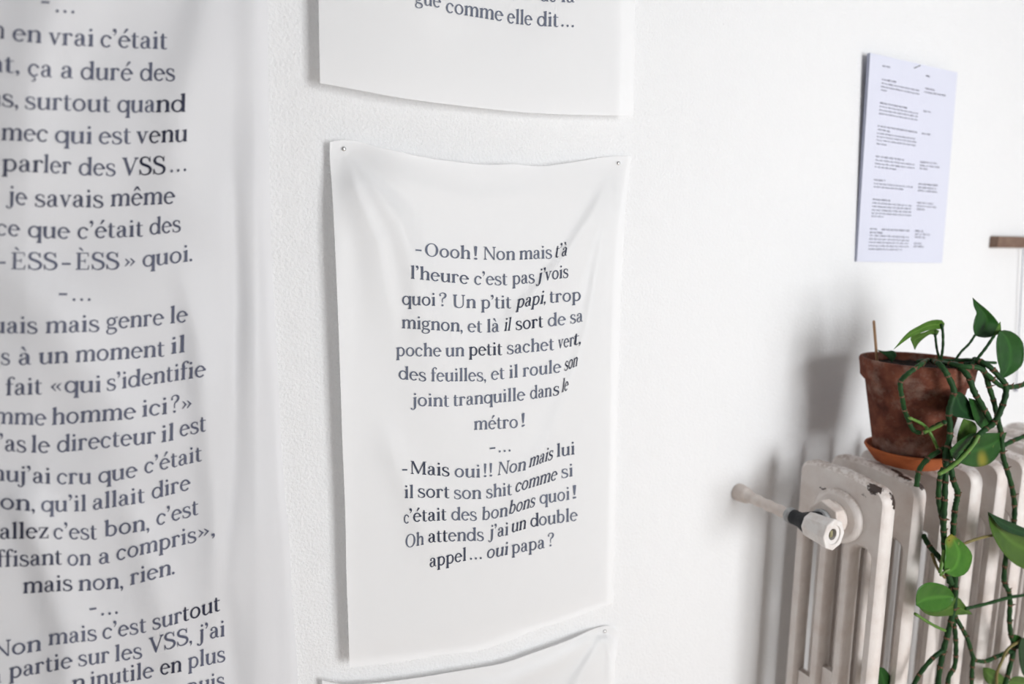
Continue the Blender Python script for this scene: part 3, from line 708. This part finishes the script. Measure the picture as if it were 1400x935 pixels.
def section_mesh():
    """one column section in the plane across the wall: outline with three tall slots"""
    cu = bpy.data.curves.new('c', 'CURVE'); cu.dimensions = '2D'; cu.fill_mode = 'BOTH'
    W0, W1 = .785, .6245                     # back and front faces
    zt, zb = -.3585, -1.13
    def spl(P):
        s = cu.splines.new('POLY'); s.points.add(len(P) - 1); s.use_cyclic_u = True
        for i, (x, y) in enumerate(P): s.points[i].co = (x, y, 0, 1)
    def arc(cx, cy, rx, ry, a0, a1, n=7): return [(cx + rx * math.cos(R(a0 + (a1 - a0) * i / (n - 1))), cy + ry * math.sin(R(a0 + (a1 - a0) * i / (n - 1)))) for i in range(n)]
    L = .785 - .6245                          # local x: 0 at the front face, L at the back
    out = arc(.022, zt - .034, .022, .026, 180, 105) + [(.05, zt - .0035), (L * .5, zt), (L - .035, zt - .001)] + arc(L - .022, zt - .024, .022, .022, 80, 0)
    out += arc(L - .012, zb + .012, .012, .012, 0, -90, 4) + [(L - .035, zb), (L - .035, zb + .10), (.035, zb + .10), (.035, zb)] + arc(.012, zb + .012, .012, .012, 270, 180, 4)
    spl(out[::-1])
    for d0, d1 in ((.674, .643), (.716, .694), (.763, .737)):
        a, c = d1 - W1, d0 - W1
        r = (c - a) / 2; m = (a + c) / 2
        zs = -.470
        spl(arc(m, zs - r, r, r, 0, 180, 9) + arc(m, -1.02 + r, r, r, 180, 360, 9))
    ins = .0055
    cu.extrude = TH / 2 - ins; cu.bevel_depth = ins; cu.bevel_resolution = 0; cu.offset = -ins
    o = bpy.data.objects.new('tmp', cu); COL.objects.link(o)
    dg = bpy.context.evaluated_depsgraph_get()
    me = bpy.data.meshes.new_from_object(o.evaluated_get(dg))
    bpy.data.objects.remove(o); bpy.data.curves.remove(cu)
    # local (a, z, t) -> world: a runs from the front face back to the wall, t along x
    for v in me.vertices:
        a, z, t = v.co
        v.co = (t + TH / 2, a + W1 - DW, ZC + z)
    me.flip_normals()
    return me
rad = thing('radiator', 'old cream painted cast iron column radiator with chipped top edges', 'radiator', (SX, -.16, ZC - 1.13))
sm = section_mesh(); sm.materials.append(M['rad'])
XS = [SX + i * PITCH for i in range(NSEC)]
base = Vector((SX, -.16, ZC - 1.13))
col_me = tube([(0, 0, -1.03), (0, 0, -1.0), (0, 0, -.50), (0, 0, -.455)], [.3, 1, 1, .3], 16)
for v in col_me.vertices: v.co.x *= .018; v.co.y *= .0095
col_me.materials.append(M['rad']); col_me.polygons.foreach_set('use_smooth', [True] * len(col_me.polygons))
for i, x in enumerate(XS):
    o = bpy.data.objects.new('section', sm); COL.objects.link(o); o.parent = rad; o.location = Vector((x, 0, 0)) - base
    if i == 1:                                                       # fuller columns seen through the end section
        for dc in (.684, .7265, .774):
            c_ = bpy.data.objects.new('column', col_me); COL.objects.link(c_); c_.parent = o
            c_.location = (-.007, dc - DW, ZC)
for zz in (-.432, -1.06):                                            # hubs between sections
    for i in range(NSEC - 1):
        obj('hub', tube([Wp(XS[i] + TH - .003, .698, zz), Wp(XS[i + 1] + .004, .698, zz)], .028, 20), M['rad'], rad, True)
# webs cast into the rear slots of the end section
for (d0, d1, zz) in ((.766, .734, at(1095, 921, .752).z), (.718, .692, at(1130, 915, .706).z)):
    b = bmesh.new(); bm_box(b, SX + .008, d1 - DW, ZC - 1.05, SX + .020, d0 - DW, zz); obj('web', b, M['rad'], rad)
# boss on the end section
def disc_x(x0, x1, d, z, r0, r1, n=40, k=1.0):
    V = []; F = []
    ring = [(x1, r0), (x0 + (x1 - x0) * .3, r0), (x0, r1)]
    for x, r in ring:
        for i in range(n):
            a = 2 * PI * i / n
            V.append(Wp(x, d + r * math.cos(a), z + r * math.sin(a)))
    for j in range(len(ring) - 1):
        for i in range(n): F.append([j * n + i, j * n + (i + 1) % n, (j + 1) * n + (i + 1) % n, (j + 1) * n + i])
    F.append([2 * n + i for i in range(n)]); F.append([i for i in range(n)][::-1])
    return mesh(V, F)
BD, BZ = .702, -.4325
bo = obj('boss', disc_x(SX - .011, SX + .004, BD, BZ, .044, .036), M['rad'], rad)
bo.data.polygons.foreach_set('use_smooth', [len(p.vertices) == 4 for p in bo.data.polygons])
CHIPS_D = None
# ---- valve
PX, PZ = .8646, -.4325
val = thing('radiator_valve', 'white capped radiator valve with black collar on pipe from the wall', 'valve', Wp(PX, .70, PZ))
prof = [(.85, .0105), (.838, .0105), (.832, .0100), (.824, .0102), (.79, .0098), (.755, .0096), (.7335, .0098)]
rs = []
P = []
for i in range(40):
    d = .8485 - i * (.8485 - .734) / 39
    P.append(Wp(PX, d, PZ)); rs.append(.0092 + .0007 * math.sin(d * 260) + (.0012 if .815 < d < .826 else 0))
obj('pipe', tube(P, rs, 20), M['pipe'], val, True)
P = [Wp(PX, .8495, PZ), Wp(PX, .846, PZ), Wp(PX, .832, PZ), Wp(PX, .826, PZ), Wp(PX, .8245, PZ)]
obj('wall_collar', tube(P, [.0155, .0158, .0142, .0128, .010], 20), M['pipe'], val, True)
obj('sealed_joint', tube([Wp(PX, .741, PZ), Wp(PX, .737, PZ), Wp(PX, .733, PZ), Wp(PX, .729, PZ)], [.0098, .0125, .0128, .0115], 20), M['primer'], val, True)
bl = obj('valve_body', tube([Wp(PX, .731, PZ), Wp(PX, .728, PZ), Wp(PX, .722, PZ), Wp(PX, .715, PZ), Wp(PX, .706, PZ), Wp(PX, .699, PZ), Wp(PX, .692, PZ)], [.0112, .0122, .0118, .0120, .0150, .0175, .0175], 20), M['black'], val, True)
obj('branch', tube([Wp(PX, BD + .008, BZ), Wp(PX + .022, BD + .004, BZ), Wp(PX + .030, BD, BZ)], [.0130, .0130, .0130], 20), M['black'], val, True)
obj('washer', tube([Wp(PX + .0285, BD, BZ), Wp(PX + .0305, BD, BZ), Wp(PX + .0365, BD, BZ)], [.0150, .0170, .0160], 24), M['primer'], val, True)
def prism_x(x0, x1, d, z, r, n, bevel_w):
    b = bmesh.new(); V = []
    for x in (x0, x1):
        V.append([b.verts.new(Wp(x, d + r * math.cos(2 * PI * (i + .3) / n), z + r * math.sin(2 * PI * (i + .3) / n))) for i in range(n)])
    for i in range(n): b.faces.new([V[0][i], V[0][(i + 1) % n], V[1][(i + 1) % n], V[1][i]])
    b.faces.new(V[0][::-1]); b.faces.new(V[1]); bmesh.ops.recalc_face_normals(b, faces=b.faces[:]); bevel(b, bevel_w, 2); return b
obj('union_nut', prism_x(PX + .036, SX - .018, BD, BZ, .0300, 6, .002), M['pipe'], val)
obj('union_tail', tube([Wp(SX - .020, BD, BZ), Wp(SX - .009, BD, BZ)], .0255, 24), M['pipe'], val, True)
# cap: eight-lobed, slightly flared towards its face
b = bmesh.new(); n = 64; rings = []
for d, r in ((.697, .0185), (.690, .0198), (.664, .0218), (.656, .0232), (.6535, .0232), (.6525, .0222), (.6525, .0145), (.6545, .0140), (.6550, .0085), (.6640, .0080)):
    lob = .045 if r > .0178 else 0
    rings.append([b.verts.new(Wp(PX + r * (1 - lob * abs(math.sin(4 * a)) * 1.6) * math.cos(a), d, PZ + r * 1.08 * (1 - lob * abs(math.sin(4 * a)) * 1.6) * math.sin(a))) for a in [2 * PI * i / n + .2 for i in range(n)]])
for j in range(len(rings) - 1):
    for i in range(n): b.faces.new([rings[j][i], rings[j][(i + 1) % n], rings[j + 1][(i + 1) % n], rings[j + 1][i]])
b.faces.new(rings[0][::-1])
bmesh.ops.recalc_face_normals(b, faces=b.faces[:])
capo = obj('valve_cap', b, M['cap'], val)
obj('screw_hole_shade', tube([Wp(PX, .6642, PZ), Wp(PX, .6632, PZ)], .0080, 20), M['dark'], capo)  # near-black disc, the shade inside the hole put into its colour
scr = bmesh.new(); bm_box(scr, PX - .0030, .6565 - DW, ZC + PZ - .0055, PX + .0030, .6635 - DW, ZC + PZ + .0055); bevel(scr, .001, 2)
obj('spindle', scr, M['brass'], capo)

# ---------------------------------------------------------------- pot, saucer, stick
PC = (1.080, .690 - DW, ZC)                                        # pot axis
ZR, ZBASE = -.183, -.345
prof = [(.050, ZBASE), (.053, ZBASE + .001), (.0545, ZBASE + .02), (.0735, ZR - .038), (.0765, ZR - .036), (.0815, ZR - .030), (.0835, ZR - .012), (.0850, ZR - .004), (.0840, ZR), (.0790, ZR + .0005), (.0765, ZR - .004), (.0745, ZR - .03), (.070, ZR - .035)]
plant = thing('potted_vine', 'trailing green vine in an old dark terracotta pot on the radiator', 'potted plant', Vector(PC) + Vector((0, 0, ZBASE)))
obj('pot', lathe(prof, PC, 64), M['pot'], plant, True)
b = bmesh.new(); bmesh.ops.create_circle(b, cap_ends=True, segments=48, radius=.0745); bmesh.ops.triangulate(b, faces=b.faces[:]); bmesh.ops.subdivide_edges(b, edges=b.edges[:], cuts=5, use_grid_fill=True)
for v in b.verts: v.co.z = .004 * math.sin(v.co.x * 170) * math.cos(v.co.y * 150) + random.uniform(-.001, .001)
bmesh.ops.translate(b, verts=b.verts[:], vec=(PC[0], PC[1], ZC + ZR - .014)); obj('soil', b, M['soil'], plant, True)
zs = ZC - .3575
sau = obj('saucer', lathe([(.046, 0), (.050, .001), (.0640, .020), (.0665, .0245), (.0660, .0265), (.0625, .0265), (.0600, .022), (.050, .011), (.020, .0105)], (PC[0] - .002, PC[1] - .002, zs), 64), M['saucer'], smooth=True)
tag(sau, 'round orange terracotta saucer under the vine pot', 'saucer')
def dfront(u, v, r):
    X, Z = wx(u, v); a = X * X + 1; bb = -2 * (X * PC[0] + .690); c_ = PC[0] ** 2 + .690 ** 2 - r * r
    q = bb * bb - 4 * a * c_
    return (-bb - math.sqrt(q)) / (2 * a) if q > 0 else None
pts = [at(1199, 492, .738), at(1194.5, 438, .742)]
P0 = pts[0] + (pts[0] - pts[1]) * .25
sk = obj('wooden_stick', tube([P0, pts[0], pts[0].lerp(pts[1], .96), pts[1]], [.0022, .0022, .0022, .0014], 10), M['stick'], smooth=True)
tag(sk, 'thin bare wooden stick standing in the pot at its left rim', 'stick')

# ---------------------------------------------------------------- vine stems
def stem(px, d, r=.0036, mat='stem', nodes=True, name='stem', parent=plant):
    if nodes: r *= 1.03
    """px: photo points, d: one distance or a list of them"""
    if not hasattr(d, '__len__'): d = [d] * len(px)
    Q = [(u, v, dd) for (u, v), dd in zip(px, d)]
    S_ = smoothline(Q, 6) if len(Q) > 2 else Q
    P = [at(*q) for q in S_]
    rr = [r * (1 + .10 * math.sin(i * 1.9)) for i in range(len(P))]
    o = obj(name, tube(P, rr, 8), M[mat], parent, True)
    if nodes:
        acc = 0; nxt = .018
        for i in range(1, len(P) - 1):
            acc += (P[i] - P[i - 1]).length
            if acc > nxt:
                acc = 0; nxt = random.uniform(.018, .032)
                t = (P[i + 1] - P[i - 1]).normalized()
                m2 = tube([P[i] - t * .0016, P[i], P[i] + t * .0016], [r * 1.05, r * 1.2, r * 1.05], 8)
                sd = Vector((random.uniform(-1, 1), random.uniform(-1, .2), random.uniform(-1, 1))).normalized()
                m3 = tube([P[i], P[i] + sd * r * 1.3, P[i] + sd * r * random.uniform(1.5, 2.5)], [r * .5, r * .35, r * .1], 5)
                V = [v.co.copy() for v in m2.vertices]; k = len(V); F = [list(p.vertices) for p in m2.polygons]
                V += [v.co.copy() for v in m3.vertices]; F += [[k + j for j in p.vertices] for p in m3.polygons]
                bpy.data.meshes.remove(m2); bpy.data.meshes.remove(m3)
                obj('node', mesh(V, F), M['node'], o)
    return o
FR = .590                                                           # hanging just in front of the radiator columns
def F_(u, v, off=.007):
    r = dfront(u, v, .0855 + off); return r
stem([(1268, 492), (1260, 497), (1252, 503), (1241, 511), (1232, 520), (1231, 530), (1234, 547), (1236, 558), (1241, 572), (1249, 588), (1263, 591), (1282, 581), (1292, 577)],
     [.66, .632, .628, .632, .64, .64, .64, .645, .645, .64, .63, .62, .60], .0034)
stem([(1276, 494), (1282, 496), (1289, 503), (1296, 514), (1304, 533), (1301, 548), (1297, 564), (1299, 583), (1298, 600), (1293, 622), (1293, 642), (1292, 668), (1291, 697), (1290, 716), (1291, 747), (1293, 775), (1301, 798)],
     [.66, .625, .612, .606, .600, .600, .600, .600, .600, .598, .594, .590, .588, .588, .588, .588, .586], .0040)
stem([(1300, 497), (1310, 500), (1324, 515), (1332, 536), (1341, 551), (1355, 577)], [.64, .612, .596, .590, .588, .586], .0040)
stem([(1285, 496), (1296, 497), (1318, 501), (1338, 503), (1352, 514), (1366, 526), (1377, 529), (1391, 528), (1403, 524)], [.66, .625, .602, .592, .588, .586, .586, .588, .590], .0036)
stem([(1332, 491), (1341, 494), (1355, 503), (1367, 516), (1374, 525), (1375, 539), (1368, 561), (1359, 578), (1346, 588), (1338, 595), (1327, 611), (1310, 631), (1285, 647)],
     [.62, .604, .592, .586, .582, .580, .580, .580, .580, .580, .578, .578, .578], .0040)
stem([(1338, 496), (1346, 508), (1352, 528), (1359, 550), (1364, 572), (1369, 595), (1371, 622), (1376, 640), (1383, 664), (1387, 690), (1386, 715), (1380, 742), (1375, 763), (1373, 795), (1379, 808), (1381, 823), (1380, 846), (1382, 868), (1386, 886), (1379, 918), (1370, 950)],
     [.61, .598, .596, .594, .592, .590, .588, .586, .584, .584, .584, .584, .584, .584, .584, .584, .584, .584, .584, .584, .584], .0036)
stem([(1372, 609), (1386, 602), (1404, 595)], [.60, .60, .60], .0034)
stem([(1290, 640), (1285, 652), (1283, 680), (1286, 700), (1289, 716), (1291, 740)], .594, .0034)
stem([(1298, 612), (1300, 640), (1304, 659), (1309, 672), (1308, 684), (1306, 693), (1304, 712), (1303, 732), (1304, 760), (1306, 792), (1305, 826), (1297, 861), (1289, 893), (1284, 920), (1281, 950)], [.598, .594] + [.590] * 13, .0040)
stem([(1262, 731), (1271, 747), (1284, 762), (1293, 778), (1298, 796)], [.625, .610, .594, .590, .588], .0038)
stem([(1301, 788), (1300, 815), (1303, 845), (1306, 866), (1307, 889), (1305, 911), (1297, 926), (1295, 950)], .596, .0034)
stem([(1302, 832), (1308, 846), (1322, 872), (1331, 899), (1340, 904), (1350, 903), (1369, 895), (1387, 889)], [.592] * 6 + [.588, .584], .0032)
stem([(1331, 897), (1329, 915), (1328, 950)], .592, .0032)
stem([(1320, 832), (1350, 825), (1379, 817), (1404, 813)], [.588, .586, .580, .580], .0026, nodes=False)
stem([(1251, 839), (1275, 854), (1292, 862)], [.600, .594, .590], .0024, 'stem_light', False)
stem([(1289, 889), (1275, 900), (1259, 919), (1247, 940)], [.588, .592, .598, .602], .0032)
stem([(1300, 609), (1291, 613), (1271, 625), (1257, 642), (1253, 665)], [.600, .606, .612, .612, .606], .0036)
stem([(1338, 595), (1330, 609), (1314, 627), (1298, 640), (1284, 648)], [.574] * 5, .0026, 'stem_light', False)
stem([(1243, 571), (1263, 581), (1274, 596), (1282, 613)], [.634, .628, .622, .616], .0024, 'stem_light', False)
stem([(1263, 591), (1280, 584), (1292, 577)], [.624, .612, .602], .0026, 'stem_light', False)
stem([(1357, 731.5), (1338, 736), (1319, 742.6), (1303, 750)], [.578, .580, .584, .588], .0022, 'petiole_brown', False)
stem([(1291, 752), (1288, 768), (1285, 784)], [.584, .582, .580], .0026, 'stem_light', False)
stem([(1285, 787), (1292, 781), (1298, 778)], [.580, .577, .575], .0018, 'stem_light', False)
stem([(1274, 757), (1281, 775), (1292, 790)], [.60, .596, .590], .0022, 'petiole_brown', False)
stem([(1400, 873), (1379, 886), (1370, 903), (1363, 921), (1363, 945)], [.578, .580, .582, .584, .586], .0022, 'petiole_brown', False)
# petioles above the soil
stem([(1285, 492), (1281, 478), (1279, 462), (1278, 457)], [.665, .662, .660, .660], .0018, nodes=False)
stem([(1286, 494), (1289, 475), (1289, 455), (1287, 443)], [.655, .652, .650, .650], .0020, nodes=False)
stem([(1305, 494), (1314, 481), (1325, 470), (1333, 458)], [.64, .635, .630, .628], .0019, nodes=False)
stem([(1328, 499), (1338, 488), (1349, 474), (1359, 459)], [.615, .610, .606, .604], .0022, nodes=False)
stem([(1318, 497), (1340, 495), (1362, 496)], [.625, .612, .600], .0022, nodes=False)
obj('stem_tangle', tube([at(u, v, d) for u, v, d in ((1255, 494, .68), (1268, 492, .66), (1285, 493, .655), (1305, 493, .65), (1322, 492, .64), (1335, 493, .62))], .0032, 8), M['stem'], plant, True)

# ---------------------------------------------------------------- leaves
M['leaf_spot'] = leaf_mat('leaf_green_yellow_blotch', (.014, .065, .010), (.028, .10, .016), (tuple(at(1344, 628, .588)), .017))
M['leaf_yellow'] = leaf_mat('leaf_green_yellow_tip', (.040, .15, .014), (.070, .21, .022), (tuple(at(1304, 735, .578)), .020))
M['leaf_mid2'] = leaf_mat('leaf_bright_green', (.035, .13, .014), (.055, .18, .020))
def leaf(base, tip, A, B, d, mat, dip=.006, tilt=0.0, curl=.004, name='leaf', parent=plant):
    """outline from base to tip along side A and side B (photo points); midrib sunk by dip, tip leaning by tilt"""
    n, m = 14, 5
    ra = smoothline([base] + A + [tip], 5); rb = smoothline([base] + B + [tip], 5)
    V = []; F = []; rib = []
    for j in range(n + 1):
        t = j / n
        pa, pb = polyat(ra, t), polyat(rb, t)
        for k in range(-m, m + 1):
            s = k / m
            w = (s + 1) / 2
            u = pa[0] * (1 - w) + pb[0] * w; v = pa[1] * (1 - w) + pb[1] * w
            width = math.hypot(pa[0] - pb[0], pa[1] - pb[1]) / 80
            dd = d + dip * (1 - abs(s)) * min(1, width * 1.5) - tilt * t + curl * t * t + .0007 * math.sin(t * 22 + abs(s) * 5) * abs(s)
            V.append(at(u, v, dd)); rib.append(1.0 if k == 0 else .0)
    W_ = 2 * m + 1
    for j in range(n):
        for k in range(W_ - 1):
            a = j * W_ + k; F.append([a, a + 1, a + W_ + 1, a + W_])
    me = mesh(V, F)
    x = me.attributes.new('rib', 'FLOAT', 'POINT'); x.data.foreach_set('value', rib)
    o = obj(name, me, M[mat], parent, True)
    s_ = o.modifiers.new('thickness', 'SOLIDIFY'); s_.thickness = .0005; s_.offset = 0
    return o
def cr(ox, oy, sc): return lambda *P: [(ox + x / sc, oy + y / sc) for x, y in P]
K7 = cr(1220, 400, 6.678); K2 = cr(1160, 400, 3.596); KM = cr(1280, 640, 6.233); KL = cr(1280, 780, 6.033); K8 = cr(1220, 700, 5.84); K4 = cr(1280, 470, 5.19)
leaf(K7((755, 392))[0], K7((733, 46))[0], K7((738, 320), (752, 235), (770, 185), (744, 125)), K7((805, 408), (880, 410), (945, 375), (977, 300), (940, 235), (870, 160), (795, 100)), .628, 'leaf', .010, .012)
leaf(K7((922, 402))[0], K7((985, 265))[0], K7((935, 360), (962, 300)), K7((972, 375), (992, 345), (990, 300)), .606, 'leaf_light', .002)
leaf(K7((975, 352))[0], K7((953, 798))[0], K7((950, 440), (952, 560), (965, 640), (984, 720)), K7((1040, 342), (1120, 372), (1190, 450), (1203, 560), (1185, 660), (1105, 735), (1010, 785)), .600, 'leaf', .010, .0, .0)
leaf(K7((466, 325))[0], K7((12, 518))[0], K7((474, 262), (400, 246), (315, 266), (240, 306), (160, 350), (90, 420)), K7((430, 334), (340, 340), (260, 368), (175, 402), (110, 445)), .652, 'leaf_light', .006, .010)
leaf(K7((395, 405))[0], K7((205, 522))[0], K7((428, 345), (360, 335), (290, 362), (170, 400), (180, 460)), K7((385, 392), (350, 380), (300, 408), (240, 462)), .662, 'leaf_mid', .004, .004)
leaf(K2((212, 345))[0], K2((138, 280))[0], K2((236, 310), (222, 285), (180, 288)), K2((205, 330), (180, 308)), .715, 'leaf_dark', .002)
leaf(K2((520, 488))[0], K2((622, 630))[0], K2((508, 540), (508, 600), (550, 615)), K2((556, 492), (592, 532), (612, 580)), .598, 'leaf_dark', .006)
leaf(K2((590, 518))[0], K2((655, 672))[0], K2((604, 575), (622, 630)), K2((640, 535), (680, 590), (704, 640), (688, 664)), .594, 'leaf', .005)
leaf(K2((565, 620))[0], K2((532, 735))[0], K2((548, 660), (536, 700)), K2((622, 640), (628, 690), (580, 725)), .602, 'leaf_mid', .004)
leaf(K4((95, 755))[0], K4((500, 628))[0], K4((160, 690), (240, 640), (330, 632), (420, 632)), K4((110, 800), (180, 850), (280, 874), (380, 850), (450, 770)), .586, 'leaf_spot', .007)
leaf(KM((72, 885))[0], KM((125, 560))[0], KM((70, 800), (78, 700), (76, 610)), KM((130, 920), (190, 926), (260, 890), (302, 800), (300, 720), (225, 630)), .578, 'leaf_yellow', .008)
leaf(K8((500, 682))[0], K8((188, 742))[0], K8((455, 610), (385, 574), (290, 562), (215, 600), (190, 670)), K8((470, 740), (420, 778), (350, 802), (270, 790), (215, 762)), .578, 'leaf_mid2', .007)
leaf(K8((192, 735))[0], K8((637, 815))[0], K8((240, 792), (300, 826), (390, 833), (520, 822)), K8((330, 760), (440, 730), (515, 672), (570, 730)), .586, 'leaf_mid', .003)
leaf(KM((900, 640))[0], KM((440, 374))[0], KM((860, 560), (748, 515), (640, 468), (540, 425)), KM((860, 850), (760, 862), (660, 812), (570, 722), (500, 610), (455, 490)), .566, 'leaf_mid', .010)
leaf(KM((900, 640))[0], KM((440, 373))[0], KM((860, 552), (748, 508), (640, 462), (540, 420)), KM((830, 610), (700, 575), (600, 540), (530, 490)), .562, 'leaf_dark', .003)
leaf(KL((600, 930))[0], KL((384, 800))[0], KL((540, 860), (470, 815), (425, 800)), KL((510, 955), (430, 935), (392, 880)), .600, 'leaf_mid', .004)
leaf(KL((590, 925))[0], KL((800, 965))[0], KL((630, 880), (700, 872), (760, 900)), KL((620, 960), (700, 985)), .598, 'leaf_mid', .003)
leaf(KL((700, 560))[0], KL((760, 905))[0], KL((680, 640), (688, 760), (710, 850)), KL((760, 560), (820, 650), (810, 800)), .574, 'leaf_dark', .004)
leaf(KL((640, 525))[0], KL((690, 650))[0], KL((640, 590), (660, 640)), KL((690, 540), (720, 575)), .580, 'leaf', .003)
leaf((1203, 950), (1199, 912), [(1196, 938), (1196, 924)], [(1222, 945), (1217, 924), (1208, 913)], .640, 'leaf', .002)
